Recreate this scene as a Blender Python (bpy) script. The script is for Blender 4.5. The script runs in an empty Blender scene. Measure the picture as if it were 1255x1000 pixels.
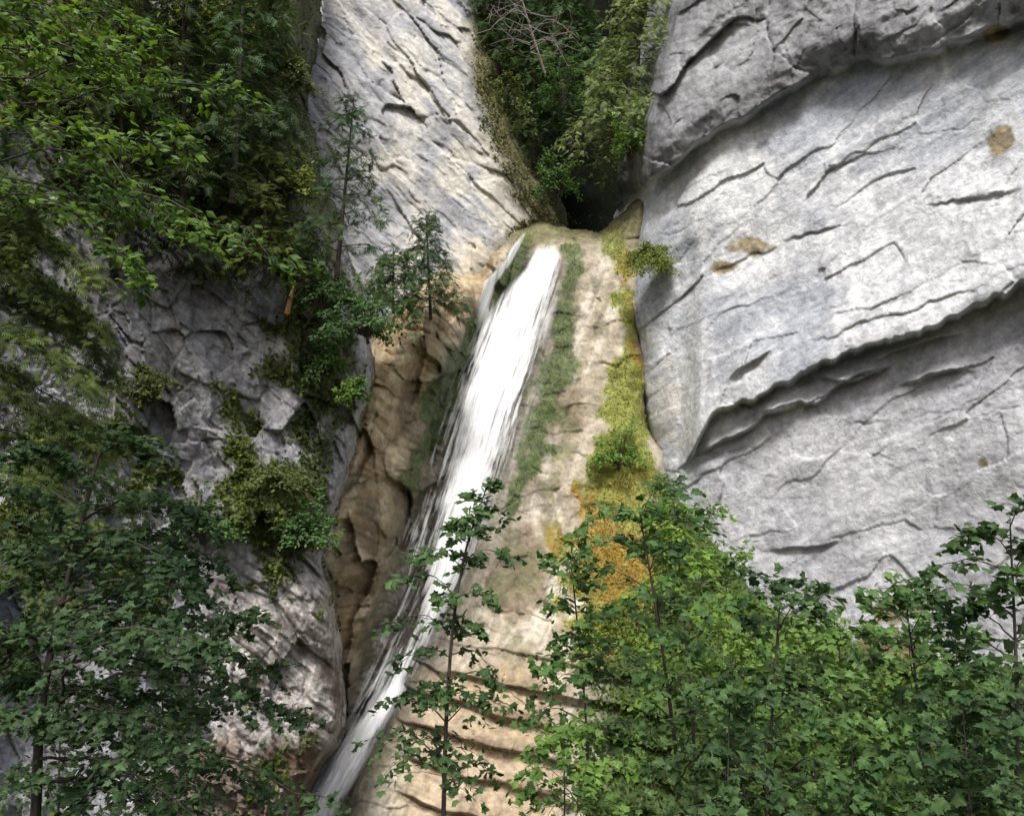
import bpy, math, numpy as np
from mathutils import Vector
C = bpy.context.scene.collection
PITCH = math.radians(12); CAM = np.array([0., 0., 12.]); F = 985.
FW = np.array([0, math.cos(PITCH), math.sin(PITCH)]); UP = np.array([0, -math.sin(PITCH), math.cos(PITCH)]); RT = np.array([1., 0, 0])
def P(px, py, s):
    px = np.asarray(px, float); py = np.asarray(py, float); s = np.asarray(s, float)
    a = ((px-627.5)/F)[..., None]; b = ((500-py)/F)[..., None]
    return CAM + s[..., None]*(FW + a*RT + b*UP)
def ground_z(y): return np.maximum(10.3-0.26*np.asarray(y, float), 2.0)
# ------------------------------------------------------------------ noise
def h3(i, j, k, seed):
    n = (i.astype(np.int64)*374761393 + j.astype(np.int64)*668265263 + k.astype(np.int64)*2147483647 + seed*974711) & 0xFFFFFFFF
    n = ((n ^ (n >> 13))*1274126177) & 0xFFFFFFFF
    n = ((n ^ (n >> 16))*2246822519) & 0xFFFFFFFF
    n = n ^ (n >> 15)
    return (n & 0xFFFFFF)/float(0xFFFFFF)
def vnoise(p, seed=0):
    f = np.floor(p); d = p-f; i = f.astype(np.int64)
    w = d*d*d*(d*(d*6-15)+10)
    r = 0
    for a in (0, 1):
        wa = w[..., 0] if a else 1-w[..., 0]
        for b in (0, 1):
            wb = w[..., 1] if b else 1-w[..., 1]
            for c in (0, 1):
                wc = w[..., 2] if c else 1-w[..., 2]
                r = r + wa*wb*wc*h3(i[..., 0]+a, i[..., 1]+b, i[..., 2]+c, seed)
    return r*2-1
def fbm(p, o=5, seed=0, gain=.5, ridged=False):
    a = 1.; t = 0; tot = 0
    for k in range(o):
        n = vnoise(p*(2.03**k)+k*17.3, seed+k)
        if ridged: n = 1-2*np.abs(n)
        t = t+a*n; tot += a; a *= gain
    return t/tot
def facet(p, seed=0, tilt=1.):
    f = np.floor(p).astype(np.int64)
    best = np.full(p.shape[:-1], 9.); sec = np.full(p.shape[:-1], 9.); h = np.zeros(p.shape[:-1])
    for a in (-1, 0, 1):
        for b in (-1, 0, 1):
            for c in (-1, 0, 1):
                i = f[..., 0]+a; j = f[..., 1]+b; k = f[..., 2]+c
                dx = i+h3(i, j, k, seed)-p[..., 0]; dy = j+h3(i, j, k, seed+1)-p[..., 1]; dz = k+h3(i, j, k, seed+2)-p[..., 2]
                d = dx*dx+dy*dy+dz*dz
                m = d < best
                sec = np.where(m, best, np.minimum(sec, d))
                hh = (h3(i, j, k, seed+3)-.5) + tilt*((h3(i, j, k, seed+4)-.5)*dx+(h3(i, j, k, seed+5)-.5)*dy+(h3(i, j, k, seed+6)-.5)*dz)*2
                h = np.where(m, hh, h); best = np.where(m, d, best)
    return h, np.sqrt(sec)-np.sqrt(best)
def warp(p, sc, amp, seed):
    return p+amp*np.stack([fbm(p*sc+7*k, 2, seed+k*5) for k in range(3)], -1)
def billow(w): return np.sqrt(np.abs(np.sin(np.pi*w))+1e-3)
def ss(a, b, x):
    t = np.clip((x-a)/(b-a), 0, 1); return t*t*(3-2*t)
def itp(pts, v, key=1):
    pts = sorted(pts, key=lambda q: q[key]); return np.interp(v, [q[key] for q in pts], [q[1-key] for q in pts])
def polysd(px, py, poly):
    n = len(poly); d = np.full(px.shape, 1e9); ins = np.zeros(px.shape, bool)
    for i in range(n):
        x0, y0 = poly[i]; x1, y1 = poly[(i+1) % n]
        vx, vy = x1-x0, y1-y0; t = np.clip(((px-x0)*vx+(py-y0)*vy)/(vx*vx+vy*vy), 0, 1)
        d = np.minimum(d, np.hypot(px-x0-t*vx, py-y0-t*vy))
        if y0 != y1:
            ins ^= ((y0 > py) != (y1 > py)) & (px < (x1-x0)*(py-y0)/(y1-y0)+x0)
    return np.where(ins, -d, d)
def stroke(px, py, pts):
    r = np.full(px.shape, 9.)
    for (x0, y0, w0), (x1, y1, w1) in zip(pts[:-1], pts[1:]):
        vx, vy = x1-x0, y1-y0; t = np.clip(((px-x0)*vx+(py-y0)*vy)/(vx*vx+vy*vy), 0, 1)
        r = np.minimum(r, np.hypot(px-x0-t*vx, py-y0-t*vy)/(w0+(w1-w0)*t))
    return 1-r
def mix(a, b, t):
    t = np.asarray(t)[..., None]; return a*(1-t)+np.asarray(b)*t
# ------------------------------------------------------------------ materials
def nodes(name):
    m = bpy.data.materials.new(name); m.use_nodes = True; nt = m.node_tree
    return m, nt, nt.nodes['Principled BSDF'], nt.links.new
def rock_mat(name, bump=.5, sc=1.0, lo=.62, hi=1.25, spec=.3):
    m, nt, b, L = nodes(name); N = nt.nodes.new
    at = N('ShaderNodeAttribute'); at.attribute_name = 'Col'
    tc = N('ShaderNodeTexCoord')
    n1 = N('ShaderNodeTexNoise'); n1.inputs['Scale'].default_value = 3.2*sc; n1.inputs['Detail'].default_value = 7; n1.inputs['Roughness'].default_value = .75
    L(tc.outputs['Object'], n1.inputs['Vector'])
    r = N('ShaderNodeValToRGB'); r.color_ramp.elements[0].position = .36; r.color_ramp.elements[0].color = (lo, lo, lo*1.02, 1)
    r.color_ramp.elements[1].position = .62; r.color_ramp.elements[1].color = (hi, hi*.995, hi*.98, 1)
    L(n1.outputs['Fac'], r.inputs['Fac'])
    mx = N('ShaderNodeMix'); mx.data_type = 'RGBA'; mx.blend_type = 'MULTIPLY'; mx.inputs[0].default_value = 1
    L(at.outputs['Color'], mx.inputs[6]); L(r.outputs['Color'], mx.inputs[7]); L(mx.outputs[2], b.inputs['Base Color'])
    bp = N('ShaderNodeBump'); bp.inputs['Strength'].default_value = bump; bp.inputs['Distance'].default_value = .3
    L(n1.outputs['Fac'], bp.inputs['Height']); L(bp.outputs['Normal'], b.inputs['Normal'])
    L(at.outputs['Alpha'], b.inputs['Roughness'])
    b.inputs['Specular IOR Level'].default_value = spec
    return m
def leaf_mat(name, trans=.35, rough=.5, spec=.18):
    m, nt, b, L = nodes(name); N = nt.nodes.new
    at = N('ShaderNodeAttribute'); at.attribute_name = 'Col'
    tc = N('ShaderNodeTexCoord'); n1 = N('ShaderNodeTexNoise'); n1.inputs['Scale'].default_value = 14; n1.inputs['Detail'].default_value = 1
    L(tc.outputs['Object'], n1.inputs['Vector'])
    mr = N('ShaderNodeMapRange'); mr.inputs[3].default_value = .75; mr.inputs[4].default_value = 1.25; L(n1.outputs['Fac'], mr.inputs[0])
    mx = N('ShaderNodeMix'); mx.data_type = 'RGBA'; mx.blend_type = 'MULTIPLY'; mx.inputs[0].default_value = 1
    L(at.outputs['Color'], mx.inputs[6]); L(mr.outputs[0], mx.inputs[7]); L(mx.outputs[2], b.inputs['Base Color'])
    b.inputs['Roughness'].default_value = rough; b.inputs['Specular IOR Level'].default_value = spec
    t = N('ShaderNodeBsdfTranslucent'); hs = N('ShaderNodeMix'); hs.data_type = 'RGBA'; hs.blend_type = 'MULTIPLY'; hs.inputs[0].default_value = 1
    hs.inputs[7].default_value = (1.6, 1.6, .7, 1); L(mx.outputs[2], hs.inputs[6]); L(hs.outputs[2], t.inputs['Color'])
    ms = N('ShaderNodeMixShader'); ms.inputs[0].default_value = trans
    L(b.outputs[0], ms.inputs[1]); L(t.outputs[0], ms.inputs[2]); L(ms.outputs[0], nt.nodes['Material Output'].inputs['Surface'])
    return m
def bark_mat(name, c0, c1):
    m, nt, b, L = nodes(name); N = nt.nodes.new
    tc = N('ShaderNodeTexCoord'); mp = N('ShaderNodeMapping'); mp.inputs['Scale'].default_value = (1, 1, .25)
    n1 = N('ShaderNodeTexNoise'); n1.inputs['Scale'].default_value = 22; n1.inputs['Detail'].default_value = 4
    L(tc.outputs['Object'], mp.inputs[0]); L(mp.outputs[0], n1.inputs['Vector'])
    r = N('ShaderNodeValToRGB'); r.color_ramp.elements[0].position = .35; r.color_ramp.elements[0].color = (*c0, 1); r.color_ramp.elements[1].position = .65; r.color_ramp.elements[1].color = (*c1, 1)
    L(n1.outputs['Fac'], r.inputs['Fac']); L(r.outputs[0], b.inputs['Base Color']); b.inputs['Roughness'].default_value = .9
    bp = N('ShaderNodeBump'); bp.inputs['Strength'].default_value = .5; bp.inputs['Distance'].default_value = .02; L(n1.outputs['Fac'], bp.inputs['Height']); L(bp.outputs[0], b.inputs['Normal'])
    return m
def water_mat():
    m, nt, b, L = nodes('falling_water'); N = nt.nodes.new
    at = N('ShaderNodeAttribute'); at.attribute_name = 'flow'; al = N('ShaderNodeAttribute'); al.attribute_name = 'Col'
    def nz(sx, sy, det):
        mp = N('ShaderNodeMapping'); mp.inputs['Scale'].default_value = (sx, sy, 1); n = N('ShaderNodeTexNoise'); n.inputs['Scale'].default_value = 1; n.inputs['Detail'].default_value = det; n.inputs['Roughness'].default_value = .62
        L(at.outputs['Vector'], mp.inputs[0]); L(mp.outputs[0], n.inputs['Vector']); return n
    n1 = nz(6, .36, 6); n2 = nz(1.5, .4, 4)
    ad = N('ShaderNodeMath'); ad.operation = 'ADD'; L(n1.outputs['Fac'], ad.inputs[0]); L(n2.outputs['Fac'], ad.inputs[1])
    sb = N('ShaderNodeMath'); sb.operation = 'MULTIPLY_ADD'; sb.inputs[1].default_value = 2.2; sb.inputs[2].default_value = -2.2; L(ad.outputs[0], sb.inputs[0])
    a2 = N('ShaderNodeMath'); a2.operation = 'ADD'; a2.use_clamp = True; L(sb.outputs[0], a2.inputs[0]); L(al.outputs['Fac'], a2.inputs[1])
    a3 = N('ShaderNodeMath'); a3.operation = 'MULTIPLY'; a3.use_clamp = True; L(a2.outputs[0], a3.inputs[0]); L(al.outputs['Alpha'], a3.inputs[1])
    L(a3.outputs[0], b.inputs['Alpha'])
    r = N('ShaderNodeValToRGB'); r.color_ramp.elements[0].position = .34; r.color_ramp.elements[0].color = (.72, .77, .80, 1); r.color_ramp.elements[1].position = .5; r.color_ramp.elements[1].color = (.95, .96, .97, 1)
    L(n1.outputs['Fac'], r.inputs['Fac']); L(r.outputs[0], b.inputs['Base Color']); b.inputs['Roughness'].default_value = .5
    bp = N('ShaderNodeBump'); bp.inputs['Strength'].default_value = .1; bp.inputs['Distance'].default_value = .12; L(n1.outputs['Fac'], bp.inputs['Height']); L(bp.outputs[0], b.inputs['Normal'])
    return m
M_rock = rock_mat('limestone', bump=.55, lo=.78, hi=1.15); M_dark = rock_mat('dark_limestone', bump=.7, sc=1.2, lo=.55, hi=1.3); M_wet = rock_mat('wet_brown_rock', bump=.5, sc=1.0, lo=.7, hi=1.2, spec=.4); M_earth = rock_mat('forest_soil', bump=.7, spec=.02)
M_leaf = leaf_mat('broad_leaf'); M_needle = leaf_mat('needle_leaf', .25, .6, .1); M_moss = leaf_mat('moss_leaf', .15, .9, .05)
M_bark = bark_mat('dark_bark', (.018, .015, .012), (.06, .05, .04)); M_bark2 = bark_mat('grey_bark', (.06, .055, .045), (.16, .145, .12)); M_wood = bark_mat('split_wood', (.25, .13, .05), (.5, .3, .14))
M_water = water_mat()
# ------------------------------------------------------------------ mesh helpers
def mesh_from(name, V, Fc, mat, parent=None, cols=None, smooth=True, flow=None):
    V = np.ascontiguousarray(V, dtype=np.float32).reshape(-1, 3); Fc = np.ascontiguousarray(Fc, dtype=np.int32)
    if parent is not None: V = V-np.array(parent.location, dtype=np.float32)
    me = bpy.data.meshes.new(name); n, k = Fc.shape
    me.vertices.add(len(V)); me.vertices.foreach_set('co', V.ravel())
    me.loops.add(n*k); me.loops.foreach_set('vertex_index', Fc.ravel())
    me.polygons.add(n); me.polygons.foreach_set('loop_start', np.arange(0, n*k, k, dtype=np.int32))
    me.polygons.foreach_set('use_smooth', np.full(n, smooth))
    if cols is not None:
        c = np.ones((len(V), 4), np.float32); cc = np.asarray(cols, dtype=np.float32); c[:, :cc.shape[1]] = cc
        me.attributes.new('Col', 'FLOAT_COLOR', 'POINT').data.foreach_set('color', c.ravel())
    if flow is not None:
        me.attributes.new('flow', 'FLOAT_VECTOR', 'POINT').data.foreach_set('vector', np.ascontiguousarray(flow, dtype=np.float32).ravel())
    me.update(calc_edges=True)
    me.materials.append(mat)
    o = bpy.data.objects.new(name, me); C.objects.link(o)
    if parent is not None: o.parent = parent
    return o
def tag(o, label, cat, group=None, kind=None):
    o['label'] = label; o['category'] = cat
    if group: o['group'] = group
    if kind: o['kind'] = kind
    return o
def thing(name, label, cat, loc, group=None, kind=None):
    o = bpy.data.objects.new(name, None); C.objects.link(o); o.location = [float(v) for v in loc]; o.empty_display_size = .3
    return tag(o, label, cat, group, kind)
def sheet(name, label, cat, x0, x1, y0, y1, step, base, disp, color, mat, poly=None, cut=40, ramp=.35, rag=9, seed=0):
    xs = np.arange(x0, x1+step, step); ys = np.arange(y0, y1+step, step); PX, PY = np.meshgrid(xs, ys)
    S0 = base(PX, PY); P0 = P(PX, PY, S0)
    S = S0-disp(PX, PY, P0); keep = None
    if poly is not None:
        d = polysd(PX, PY, poly)+rag*fbm(P0*.45, 4, seed+90)
        S = S+np.clip(d, 0, 60)*ramp+1.0*np.exp(np.minimum(d, 0)/14)
        keep = d < cut
    V = P(PX, PY, S); col = color(PX, PY, V)
    ny, nx = PX.shape; idx = np.arange(nx*ny).reshape(ny, nx)
    q = np.stack([idx[:-1, :-1], idx[1:, :-1], idx[1:, 1:], idx[:-1, 1:]], -1).reshape(-1, 4)
    if keep is not None:
        k = keep.ravel(); q = q[k[q].all(1)]
        used = np.zeros(nx*ny, bool); used[q.ravel()] = True; re = np.cumsum(used)-1
        o = mesh_from(name, V.reshape(-1, 3)[used], re[q], mat, None, col.reshape(-1, col.shape[-1])[used])
    else:
        o = mesh_from(name, V.reshape(-1, 3), q, mat, None, col.reshape(-1, col.shape[-1]))
    tag(o, label, cat, kind='structure')
    def samp(px, py):
        i = np.clip(((np.asarray(py, float)-y0)/step).round().astype(int), 0, ny-1); j = np.clip(((np.asarray(px, float)-x0)/step).round().astype(int), 0, nx-1)
        return S[i, j]
    return samp
def WOB(px, py, seed): return fbm(np.stack([px*.035, py*.012, px*0+seed*3.1], -1), 3, seed)
def ledge(px, py, pts, amp, dec, seed, sharp=(2., 2.), recess=0., wob=4, fade=(14, 14), rnd=0.):
    d = np.zeros(px.shape); x = [p[0] for p in pts]; y = [p[1] for p in pts]
    j = np.nonzero((px[0] > x[0]-8) & (px[0] < x[-1]+8))[0]; i = np.nonzero((py[:, 0] > min(y)-dec*4-20) & (py[:, 0] < max(y)+60))[0]
    if not len(i) or not len(j): return d
    w = np.ix_(i, j); a, b = px[w], py[w]
    yc = np.interp(a, x, y)+WOB(a, b, seed)*wob
    win = ss(x[0]-6, x[0]+fade[0], a)*(1-ss(x[-1]-fade[1], x[-1]+6, a)); t = yc-b
    pr = 1-rnd*np.exp(-np.maximum(t, 0)/22) if rnd else 1.
    d[w] = win*(amp*pr*ss(-sharp[0], sharp[1], t)*np.exp(-np.maximum(t, 0)/dec) - recess*np.exp(-np.maximum(-t, 0)/10)*(t < 0))
    return d
def rledges(px, py, n, reg, slope, seed, amp, ln, dec=(8, 40), crack=0.):
    r = np.random.default_rng(seed); d = np.zeros(px.shape); wb = WOB(px, py, seed)*7+2*fbm(np.stack([px*.12, py*.12, px*0], -1), 2, seed+3)
    for _ in range(n):
        cx = r.uniform(reg[0], reg[1]); cy = r.uniform(reg[2], reg[3]); l = r.uniform(*ln); a = r.uniform(*amp); sl = slope+r.normal()*.12; dc = r.uniform(*dec); cv = r.normal()*.12; ck = crack*r.uniform(.3, 1)*(r.random() < .6)
        j = np.nonzero(np.abs(px[0]-cx) < l)[0]; i = np.nonzero((py[:, 0] > cy-l*(abs(sl)+.3)-dc*4) & (py[:, 0] < cy+l*(abs(sl)+.3)+14))[0]
        if not len(i) or not len(j): continue
        w = np.ix_(i, j); u = px[w]-cx; t = cy+sl*u+wb[w]+u*u/l*cv-py[w]; wn = ss(0, .6, 1-np.abs(u)/l)
        d[w] += wn*(a*ss(-1.5, 1.5, t)*np.exp(-np.maximum(t, 0)/dc)-ck*np.exp(-(t/1.5)**2))
    return d
def rough4(col, r):
    return np.concatenate([np.clip(col, 0, 1), np.broadcast_to(np.asarray(r), col.shape[:-1])[..., None]], -1)
def spot(px, py, p, cx, cy, rx, ry, seed=0):
    return ss(.0, .35, 1-np.hypot((px-cx)/rx, (py-cy)/ry)+.55*fbm(p*1.4, 3, 40+seed))
def strata(p, dip, a, b):
    return np.stack([p[..., 0]*a, p[..., 1]*a, (p[..., 2]-dip*p[..., 0])*b], -1)
ST = 1.7
# ------------------------------------------------------------------ right cliff
O1 = [(700, 300), (790, 226), (840, 190), (880, 162), (940, 125), (1000, 92), (1045, 74), (1110, 70), (1180, 50), (1255, 25), (1500, -50)]
O2 = [(838, 572), (850, 556), (857, 536), (872, 512), (900, 496), (925, 492), (950, 474), (985, 455), (1050, 433), (1110, 410), (1130, 408), (1170, 390), (1215, 367), (1255, 352), (1500, 272)]
def rc_base(px, py): return 40-11*(px-790)/465+(500-py)*.004
def rc_disp(px, py, p):
    d = .5*fbm(p*.16, 2, 1)+.16*fbm(strata(p, .45, .35, .6), 3, 2, .45)
    d += .022*fbm(strata(p, .45, .6, 2.4), 4, 3, .6)+.03*fbm(p*3.5, 3, 5, .6)
    pw = warp(p, .6, .4, 60)
    h, e = facet(strata(pw, .5, .25, .6), 11, .6); d += .15*h
    h2, e2 = facet(strata(pw, .5, .8, 1.6), 16, .8); d += .022*h2
    t1 = np.interp(px, [a[0] for a in O1], [a[1] for a in O1])+WOB(px, py, 5)*11-py
    up = ss(-7, 4, t1); d += 1.8*up*(.6+.4*ss(0, 40, t1))-.1*np.exp(-np.maximum(-t1, 0)/12)*(t1 < 0)
    i = t1.max(1) > -14
    hb, eb = facet(pw[i]*np.array([.22, .22, .15])+5, 51, 1.1); hc, ec = facet(pw[i]*np.array([.7, .7, .5])+5, 56, 1.1)
    d[i] += up[i]*(.7*hb-.06*(1-ss(0, .05, eb))+.1*hc+.35*fbm(p[i]*.5, 4, 9)+.08*fbm(p[i]*1.6, 4, 19, .6, True))
    d += ledge(px, py, O2, 2.0, 140, 6, (7, 3), .3, 13, (22, 10), .25)
    d += ledge(px, py, [(858, 556), (890, 536), (940, 512), (985, 492)], .8, 22, 21, (4, 2), .2, 9, (14, 40))
    d += ledge(px, py, [(890, 470), (905, 454), (945, 428)], .6, 40, 7, (7, 3), .3, 6, (20, 20), .3)
    d += ledge(px, py, [(925, 512), (960, 501), (1010, 484), (1060, 459), (1100, 446)], .6, 20, 8, (4, 2), .25, 10, (40, 40))
    d += ledge(px, py, [(985, 462), (1040, 466), (1090, 442)], .45, 14, 18, (3, 2), .15, 9, (30, 30))
    d += ledge(px, py, [(1100, 470), (1140, 460), (1195, 452)], .45, 22, 9, (4, 2), .18, 9, (30, 40))
    d += ledge(px, py, [(1060, 447), (1120, 424), (1190, 400)], .4, 12, 22, (3, 2), .15, 9, (30, 40))
    d += ledge(px, py, [(980, 425), (1100, 385), (1220, 345)], .1, 24, 20, (2, 2), .06, 10, (60, 60))
    d += ledge(px, py, [(935, 676), (980, 671), (1030, 663)], .24, 40, 10, (3, 2), .1, 7, (30, 20))
    d += ledge(px, py, [(950, 295), (1045, 274)], .1, 24, 12, (2, 2), .1, 9, (35, 35))
    d += ledge(px, py, [(1130, 254), (1250, 233)], .1, 30, 13, (2, 2), .1, 9, (40, 40))
    d += ledge(px, py, [(852, 347), (905, 322), (970, 293)], .08, 30, 14, (2, 2), .05, 10, (40, 40))
    xc = np.interp(py, [560, 600, 685], [890, 884, 876])+9*fbm(np.stack([py*.05, px*0, px*0], -1), 3, 66); d += .35*ss(-2, 2, xc-px)*ss(560, 575, py)*(1-ss(680, 700, py))*np.exp(-np.maximum(xc-px, 0)/40)
    d += rledges(px, py, 40, (800, 1300, 130, 520), -.32, 3, (.005, .04), (8, 65), (3, 14), .05)
    d += rledges(px, py, 22, (830, 1300, 480, 800), -.15, 4, (.005, .035), (6, 45), (3, 12), .04)
    return d
def rc_col(px, py, p):
    n = fbm(p*np.array([.4, .4, .3]), 5, 21); n2 = fbm(strata(p, -1.2, 2.2, .5), 4, 22, .6); n3 = fbm(strata(p, .45, .4, 3.), 4, 23, .65); n4 = fbm(p*3.4, 3, 24, .75)
    c = np.zeros(px.shape+(3,))+np.array([.455, .47, .50])
    c = mix(c, [.60, .61, .625], ss(-.15, .35, n+.25*n2)); c = mix(c, [.345, .37, .42], ss(.05, .4, -n-.5*n3)*.7)
    c = c*(1+.14*n2+.26*n3+.34*n4)[..., None]
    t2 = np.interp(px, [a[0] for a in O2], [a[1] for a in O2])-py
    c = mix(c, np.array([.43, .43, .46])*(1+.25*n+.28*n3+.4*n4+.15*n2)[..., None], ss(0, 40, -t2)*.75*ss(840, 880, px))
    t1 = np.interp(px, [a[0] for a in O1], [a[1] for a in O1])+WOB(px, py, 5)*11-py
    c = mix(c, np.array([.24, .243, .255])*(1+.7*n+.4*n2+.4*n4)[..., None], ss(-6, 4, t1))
    c = mix(c, [.5, .45, .35], spot(px, py, p, 815, 500, 30, 60, 1)*.35)
    for i, (a, b, rx, ry) in enumerate([(1225, 172, 20, 24), (925, 302, 34, 14), (885, 328, 18, 9), (1103, 745, 38, 20), (1205, 566, 8, 8), (1090, 800, 40, 40), (1225, 40, 20, 12)]):
        c = mix(c, np.array([.20, .14, .035])*(1+1.1*n4[..., None]), spot(px, py, p, a, b, rx, ry, i)*.8)
    return rough4(c, .85)
RC = [(850, -260), (838, 0), (815, 90), (800, 150), (795, 215), (802, 235), (786, 300), (776, 380), (788, 450), (798, 520), (815, 600), (835, 700), (840, 900), (840, 1200), (1700, 1200), (1700, -260)]
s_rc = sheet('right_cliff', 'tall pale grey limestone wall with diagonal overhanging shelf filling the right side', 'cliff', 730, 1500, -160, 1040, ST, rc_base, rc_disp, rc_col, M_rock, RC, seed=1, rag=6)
# ------------------------------------------------------------------ upper pale slab
def us_base(px, py): return 43.5+(px-360)*.012+(300-py)*.012
def us_disp(px, py, p):
    pw = warp(p, .6, .4, 160)
    d = .6*fbm(p*.15, 2, 101)+.2*fbm(p*.5, 3, 102)+.04*fbm(strata(p, -.9, .6, 2.2), 4, 103, .6)+.035*fbm(p*3.2, 3, 107)
    h, e = facet(strata(pw, -.9, .3, .5), 111, 1.3); d += .28*h-.05*(1-ss(0, .05, e))
    h2, e2 = facet(strata(pw, -.9, 1., 1.8), 116, 1.3); d += .07*h2
    d += ledge(px, py, [(470, 60), (520, 105), (560, 150), (625, 215)], .2, 50, 25, (3, 3), .08, 14, (40, 40))
    d += rledges(px, py, 45, (340, 660, -60, 340), .7, 24, (.01, .08), (6, 40), (3, 16), .08)
    return d
US = [(220, -260), (556, -260), (572, 0), (590, 80), (605, 130), (640, 205), (672, 272), (640, 300), (606, 352), (560, 420), (220, 420)]
def us_col(px, py, p):
    n = fbm(p*np.array([.5, .5, .4]), 5, 121); n2 = fbm(strata(p, -.9, .6, 2.2), 4, 122, .65); n4 = fbm(p*3.2, 3, 124, .75)
    c = np.zeros(px.shape+(3,))+np.array([.37, .375, .395])
    c = mix(c, [.56, .54, .49], ss(-.2, .45, n+.3*n2+(px-490)/260)); c = mix(c, [.29, .30, .325], ss(.05, .4, -n-.4*n2)*.6); c = c*(1+.3*n2+.38*n4)[..., None]
    e = polysd(px, py, US)
    moss = ss(-34, -6, e+26*n2)*ss(560, 590, px)
    c = mix(c, np.array([.12, .11, .04])*(1+.8*n2[..., None]), moss*.9)
    c = mix(c, [.5, .43, .3], spot(px, py, p, 590, 320, 40, 30, 3)*.5)
    return rough4(c, .85)
s_us = sheet('upper_rock_slab', 'pale cream and grey slanting rock slab above and left of the waterfall lip', 'cliff', 200, 720, -160, 470, ST, us_base, us_disp, us_col, M_rock, US, seed=2, cut=25)
# ------------------------------------------------------------------ gully
XC = [(668, 290), (655, 340), (635, 400), (600, 500), (570, 600), (540, 700), (505, 780), (478, 840), (450, 890), (420, 945), (391, 1005), (330, 1120)]
HW = [(22, 290), (40, 400), (52, 600), (46, 760), (32, 860), (28, 1010)]
def gu_base(px, py):
    s = 44-11*(py-285)/715; xc = itp(XC, py); w = itp(HW, py)
    s = s+1.1*np.exp(-((px-xc)/w)**2)
    lw = np.clip(xc-w*.9-px, 0, 100); s = s-.045*lw*ss(0, 30, lw)
    rw = np.maximum(px-xc-w*.9, 0); s = s-np.minimum(rw, 130)*.008
    s = s-np.maximum(px-800, 0)*.03*ss(560, 700, py)
    return s
def flowc(px, py, p, a, b):
    return np.stack([(px-itp(XC, py))*.04*a, p[..., 1]*0+3.3, p[..., 2]*b], -1)
def gu_w(p): return p[..., 2]*.42+.12*p[..., 0]+.9*fbm(p*.18, 3, 215)
def gu_disp(px, py, p):
    xc = itp(XC, py); left = ss(10, 60, xc-px); pw = warp(p, .5, .5, 260)
    d = .4*fbm(p*.25, 2, 201)+.12*fbm(p*.7, 3, 202)+.05*fbm(p*2.6, 4, 203, .6)
    h, e = facet(warp(p, .35, 1., 270)*np.array([.33, .33, .3]), 218, 1.3); d += left*(.6*h+.2*ss(0, .35, e))
    h, e = facet(pw*np.array([.6, .6, 1.1]), 211, 1.4); d += (.08+.10*left)*h
    w1 = gu_w(p); d += left*.4*billow(w1)+left*.14*billow(w1*2.9+.2)+left*.05*billow(w1*7)
    d += (1-left)*(.16*fbm(flowc(px, py, p, 1.2, .15), 4, 217, .55, True)+.05*billow(w1*1.7+.8*fbm(p*.5, 2, 219)))
    low = ss(760, 850, py)*ss(470, 520, px); wl = p[..., 2]+.18*p[..., 0]+.35*fbm(p*.35, 3, 241)
    st = wl*.8; fr = st-np.floor(st); d += low*(.55*(1-ss(0, .85, fr))*ss(0, .06, fr)+.10*billow(wl*2.6))
    d += rledges(px, py, 40, (440, 720, 300, 1000), -.25, 24, (.02, .12), (6, 34), (4, 14), .08)
    return d
MOSS1 = [(700, 312, 16), (692, 400, 25), (676, 470, 29), (655, 540, 24), (634, 600, 14), (622, 640, 7)]
MOSS2 = [(752, 296, 24), (770, 350, 18), (776, 400, 18), (770, 470, 24), (765, 530, 34), (757, 600, 60), (752, 680, 66), (760, 760, 75)]
MOSS3 = [(640, 300, 16), (618, 350, 14), (576, 420, 24), (550, 480, 28), (524, 540, 24), (498, 600, 16)]
def gu_masks(px, py, p):
    n = fbm(p*1.1, 4, 261); n5 = fbm(p*.45, 2, 266)
    return (ss(0, .6, stroke(px, py, MOSS1)+1.0*n+.3*n5+.05), ss(0, .4, stroke(px, py, MOSS2)+.9*n+.5*n5), ss(0, .5, stroke(px, py, MOSS3)+.9*n), n)
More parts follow.
